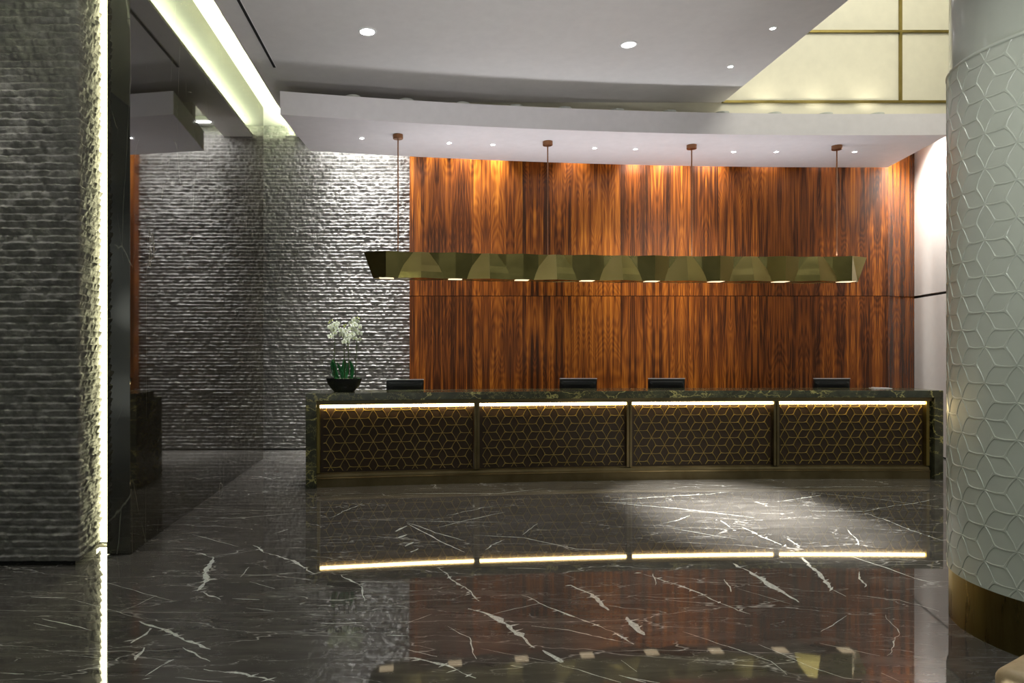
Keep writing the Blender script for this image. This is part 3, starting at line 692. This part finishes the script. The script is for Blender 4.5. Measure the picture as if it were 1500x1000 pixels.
# ================================================================== PENDANT
ZT, ZB = 2.858, 2.520
pend = empty('pendant_light', (2.6, pend_y(2.6), ZT)); tag(pend, 'long faceted antique brass pendant light hanging on four rods over the desk', 'pendant light')
XA = [-.045 + .894 * i for i in range(7)]; u_ = .894 / 97.0
HD = .085
tl = [0, .25, .5, .75, 1.0]; Bt = [11, 18, 25, 29, 32]; sl = .0032
def offB(i): return 0 if Bt[i] <= 25 else sl * (Bt[i] - 25)
def offR(i): return offB(i) + sl * Bt[i]
FB = MB()
def put(x, off, t, side):
    taper = 1 - .12 * t
    y = pend_y(x); return (x, y - side * (HD * taper + off), ZT + (ZB - ZT) * t)
lo, hi = [], []
for side in (1, -1):
    for xa in XA:
        for s in (-1, 1):
            for i in range(4):
                a0, a1 = xa, xa + s * u_ * Bt[i]; c0, c1 = xa, xa + s * u_ * Bt[i + 1]
                FB.add([put(a0, offR(i), tl[i], side), put(a1, offB(i), tl[i], side), put(c1, offB(i + 1), tl[i + 1], side), put(c0, offR(i + 1), tl[i + 1], side)], [(0, 1, 2, 3)])
                xr = xa + s * .447
                if i < 2:
                    k0 = xa + s * u_ * 25
                    FB.add([put(a1, offB(i), tl[i], side), put(k0, 0, tl[i], side), put(k0, 0, tl[i + 1], side), put(c1, offB(i + 1), tl[i + 1], side)], [(0, 1, 2, 3)])
                    FB.add([put(k0, 0, tl[i], side), put(xr, sl * 25, tl[i], side), put(xr, sl * 25, tl[i + 1], side), put(k0, 0, tl[i + 1], side)], [(0, 1, 2, 3)])
                else:
                    FB.add([put(a1, offB(i), tl[i], side), put(xr, sl * 25, tl[i], side), put(xr, sl * 25, tl[i + 1], side), put(c1, offB(i + 1), tl[i + 1], side)], [(0, 1, 2, 3)])
    for s, xe in ((-1, XA[0] - .447), (1, XA[-1] + .447)):   # tapering end facets
        xt, xb = xe + s * u_ * 32, xe + s * u_ * 19
        FB.add([put(xe, sl * 25, 0, side), (xt, pend_y(xt), ZT), (xb, pend_y(xb), ZB), put(xe, sl * 25, 1, side)], [(0, 1, 2, 3)])
FB.build('housing', M['pend'], pend)
# lids: brass top and underside
TB = MB()
def outline(t, z, ins):
    pts = []
    i = tl.index(t)
    for xa in XA:
        L_ = [(-.447, sl * 25), (-u_ * Bt[i], offB(i)), (0, offR(i)), (u_ * Bt[i], offB(i))]
        if Bt[i] < 25: L_ = [(-.447, sl * 25), (-u_ * 25, 0), (-u_ * Bt[i], 0), (0, offR(i)), (u_ * Bt[i], 0), (u_ * 25, 0)]
        pts += [(xa + q, o_) for q, o_ in L_]
    pts.append((XA[-1] + .447, sl * 25)); return pts
for t, zz in ((0, ZT - .006), (1.0, ZB + .004)):
    O = outline(t, zz, 0)
    fv = [put(x, o_ - .004, t, 1)[:2] + (zz,) for x, o_ in O]; bv = [put(x, o_ - .004, t, -1)[:2] + (zz,) for x, o_ in O]
    n = len(O); TB.add(fv + bv, [(i, i + 1, n + i + 1, n + i) for i in range(n - 1)])
    for s, k in ((-1, 0), (1, n - 1)):
        xe = O[k][0] + s * u_ * (32 if t == 0 else 19) * .97
        TB.add([fv[k], bv[k], (xe, pend_y(xe), zz)], [(0, 1, 2)])
TB.build('lid_and_underside', M['pend'], pend)
for k in range(8):
    xr = XA[0] - .447 + .894 * k
    x0, x1 = xr - .09, xr + .09
    b = MB(); b.sweep(path(pend_y, x0, x1, 4), [(-.10, ZB + .0005), (.06, ZB + .0005), (.06, ZB + .0035), (-.10, ZB + .0035)]); b.build('diffuser', M['pendlens'], pend)
for k in range(3):
    xx = .45 + 2.2 * k
    area('soffit_fill_lamp', (xx, pend_y(xx), ZT + .03), (xx, pend_y(xx), 5), 2.0, .10, 13, (.97, .97, 1), pend)  # added lamps above the closed lid, brighten the soffit underside
for px in (583, 803, 1014, 1225):
    xr = {583: -.346, 803: 1.653, 1014: 3.65, 1225: 5.656}[px]; y = pend_y(xr)
    b = MB(); b.tube([(xr, y, ZT - .008), (xr, y, 3.4), (xr, y, 4.36)], .0085, 10); r = b.build('rod', M['rod'], pend, True, auto=.6)
    b = MB(); b.lathe((xr, y, 4.39), [(.0001, -.055), (.062, -.055), (.066, -.050), (.066, -.0005), (.0001, -.0005)], 28); b.build('ceiling_rose', M['rod'], pend, True, auto=.6)

# ================================================================== COLUMN
cx, cy, R = 3.76, 3.84, .65
col = empty('column', (cx, cy, 0)); tag(col, 'large round pale column with star pattern relief and brass base', 'column')
b = MB(); b.lathe((cx, cy, 0), [(R - .005, 0.0005), (R - .005, .305)], 128); b.build('brass_base', M['base'], col, True, auto=.6)
b = MB(); b.lathe((cx, cy, 0), [(R - .012, .300), (R + .004, .302), (R + .004, 3.30), (R - .006, 3.312)], 128); sh = b.build('patterned_shaft', M['column'], col, True, auto=.6)
b = MB(); b.lathe((cx, cy, 0), [(R - .006, 3.30), (R - .006, 4.949)], 128); b.build('upper_shaft', M['columng'], col, True, auto=.6)
b = MB(); ncol = 24; circ = 2 * math.pi * (R + .004); a_ = circ / ncol / (math.sqrt(3) / 2)
def cpl(u, v, h):
    th = u / (R + .004); r = R + .0035 + h
    return (cx + r * math.cos(th), cy + r * math.sin(th), v)
lattice(b, math.pi * .72 * R, math.pi * 1.72 * R, .305, 3.298, a_, cpl, w=.0105, h=.0035, seg=6, ou=.05, ov=.06)
b.build('relief_pattern', M['column'], col, True, auto=.5)
b = MB(); b.lathe((cx, cy, 0), [(R + .003, 3.285), (R + .010, 3.288), (R + .010, 3.298), (R - .004, 3.305)], 128); b.build('pattern_edge', M['column'], col, True)

# ================================================================== OTTOMAN (bottom right corner)
t = empty('ottoman', (2.6, 2.36, 0)); tag(t, 'tan leather ottoman, only its rounded corner showing at bottom right', 'ottoman')
def rotbox(name, w, dpt, z0, z1, bev, mt, ins=0):
    k = ins / w
    P = [(.86 * a + .62 * c, .51 * a - .75 * c) for a, c in ((k, k), (1 - k, k), (1 - k, 1 - k), (k, 1 - k))]
    P = [(2.035 + x * w, 2.455 + y * w) for x, y in P]
    b = MB(); b.prism(P[::-1], z0, z1); o = b.build(name, mt, t, True)
    if bev: m = o.modifiers.new('Bevel', 'BEVEL'); m.width = bev; m.segments = 6
    return o
rotbox('cushion', .75, .75, .15, .50, .045, M['leather'])
rotbox('plinth_base', .75, .75, .0005, .149, 0, M['worktop'], .05)

# ================================================================== AMBIENT LIGHT AND ADDED FILL LAMPS
w = bpy.data.worlds.new('lobby'); sc.world = w; w.use_nodes = True
bg = w.node_tree.nodes['Background']; bg.inputs[1].default_value = 1.0
wn = w.node_tree; wtc = wn.nodes.new('ShaderNodeTexCoord')
wno = noise(wn, wtc.outputs['Generated'], 4.5, 2, .5)
wr = ramp(wn, [(.44, (.05, .055, .05)), (.56, (.16, .17, .15)), (.66, (.75, .78, .68))], wno.outputs[0]); L(wn, wr.outputs[0], bg.inputs[0])  # invented bright patches, added so the pendant brass has contrast to reflect
area('atrium_daylight', (6.0, 5.5, 8.2), (6.0, 6.5, 0), 3.5, 5.0, 230, (1, .97, .84))
spot(None, (1.0, 1.2, 4.9), (3.3, 3.5, 1.8), 200, math.radians(60), 1, col=(.92, 1, .90), rad=.12).name = 'overhead_fill_lamp'  # added spot to brighten the column, no fixture there
for x, y, p in ((-.8, -.6, 260), (1.2, -.6, 260), (3.0, -.6, 240), (.2, 2.4, 230), (2.2, 2.4, 230), (4.2, 3.6, 200)):
    spot(None, (x, y, .3), (x, y + 4.2, 4.95), p, math.radians(70), 1, (1, .98, .96), .25).name = 'ceiling_fill_lamp'  # added upward spots washing the ceiling, in place of floor bounce
spot(None, (-3.2, 4.35, 4.9), (-3.25, 5.1, 1.2), 110, math.radians(50), 1, rad=.05).name = 'pier_downlight_lamp'
for x, y, p in ((-.6, 3.4, 90), (2.2, 3.4, 90), (-.6, 0.0, 60)):
    spot(None, (x, y, 4.9), (x, y, 0), p, math.radians(80), .9, rad=.1).name = 'overhead_fill_lamp'  # added downward fill, brings bounce off the floor

spot(None, (-1.6, 1.5, 4.8), (.6, 9.0, 2.7), 80, math.radians(34), 1, (1, .97, .9), .25).name = 'pendant_fill_lamp'  # added to put highlights on the pendant facets
spot(None, (6.8, 1.2, 4.8), (3.8, 9.0, 2.7), 80, math.radians(34), 1, (1, .97, .9), .25).name = 'pendant_fill_lamp'  # second added lamp for the pendant highlights
spot(None, (-1.0, 5.2, 4.9), (-.97, 8.2, 1.78), 480, math.radians(16), 1, (1, 1, .95), .06).name = 'orchid_fill_lamp'  # added to brighten the orchid flowers
# ================================================================== CAMERA / RENDER SETTINGS
cd = bpy.data.cameras.new('camera'); cam = bpy.data.objects.new('camera', cd); C.objects.link(cam)
cam.location = (0, 0, CAMH); cam.rotation_euler = (math.radians(90), 0, 0)
cd.sensor_fit = 'HORIZONTAL'; cd.sensor_width = 36; cd.lens = 24
cd.shift_x = (750 - CX) / 1500; cd.shift_y = (CY - 500) / 1500
cd.clip_start = .05
sc.camera = cam
sc.view_settings.view_transform = 'Standard'; sc.view_settings.look = 'None'; sc.view_settings.gamma = 1; sc.view_settings.exposure = .25
sc.view_settings.use_curve_mapping = False
sc.cycles.max_bounces = 8; sc.cycles.diffuse_bounces = 4; sc.cycles.glossy_bounces = 5; sc.cycles.sample_clamp_indirect = 6
sc.cycles.caustics_reflective = False; sc.cycles.caustics_refractive = False
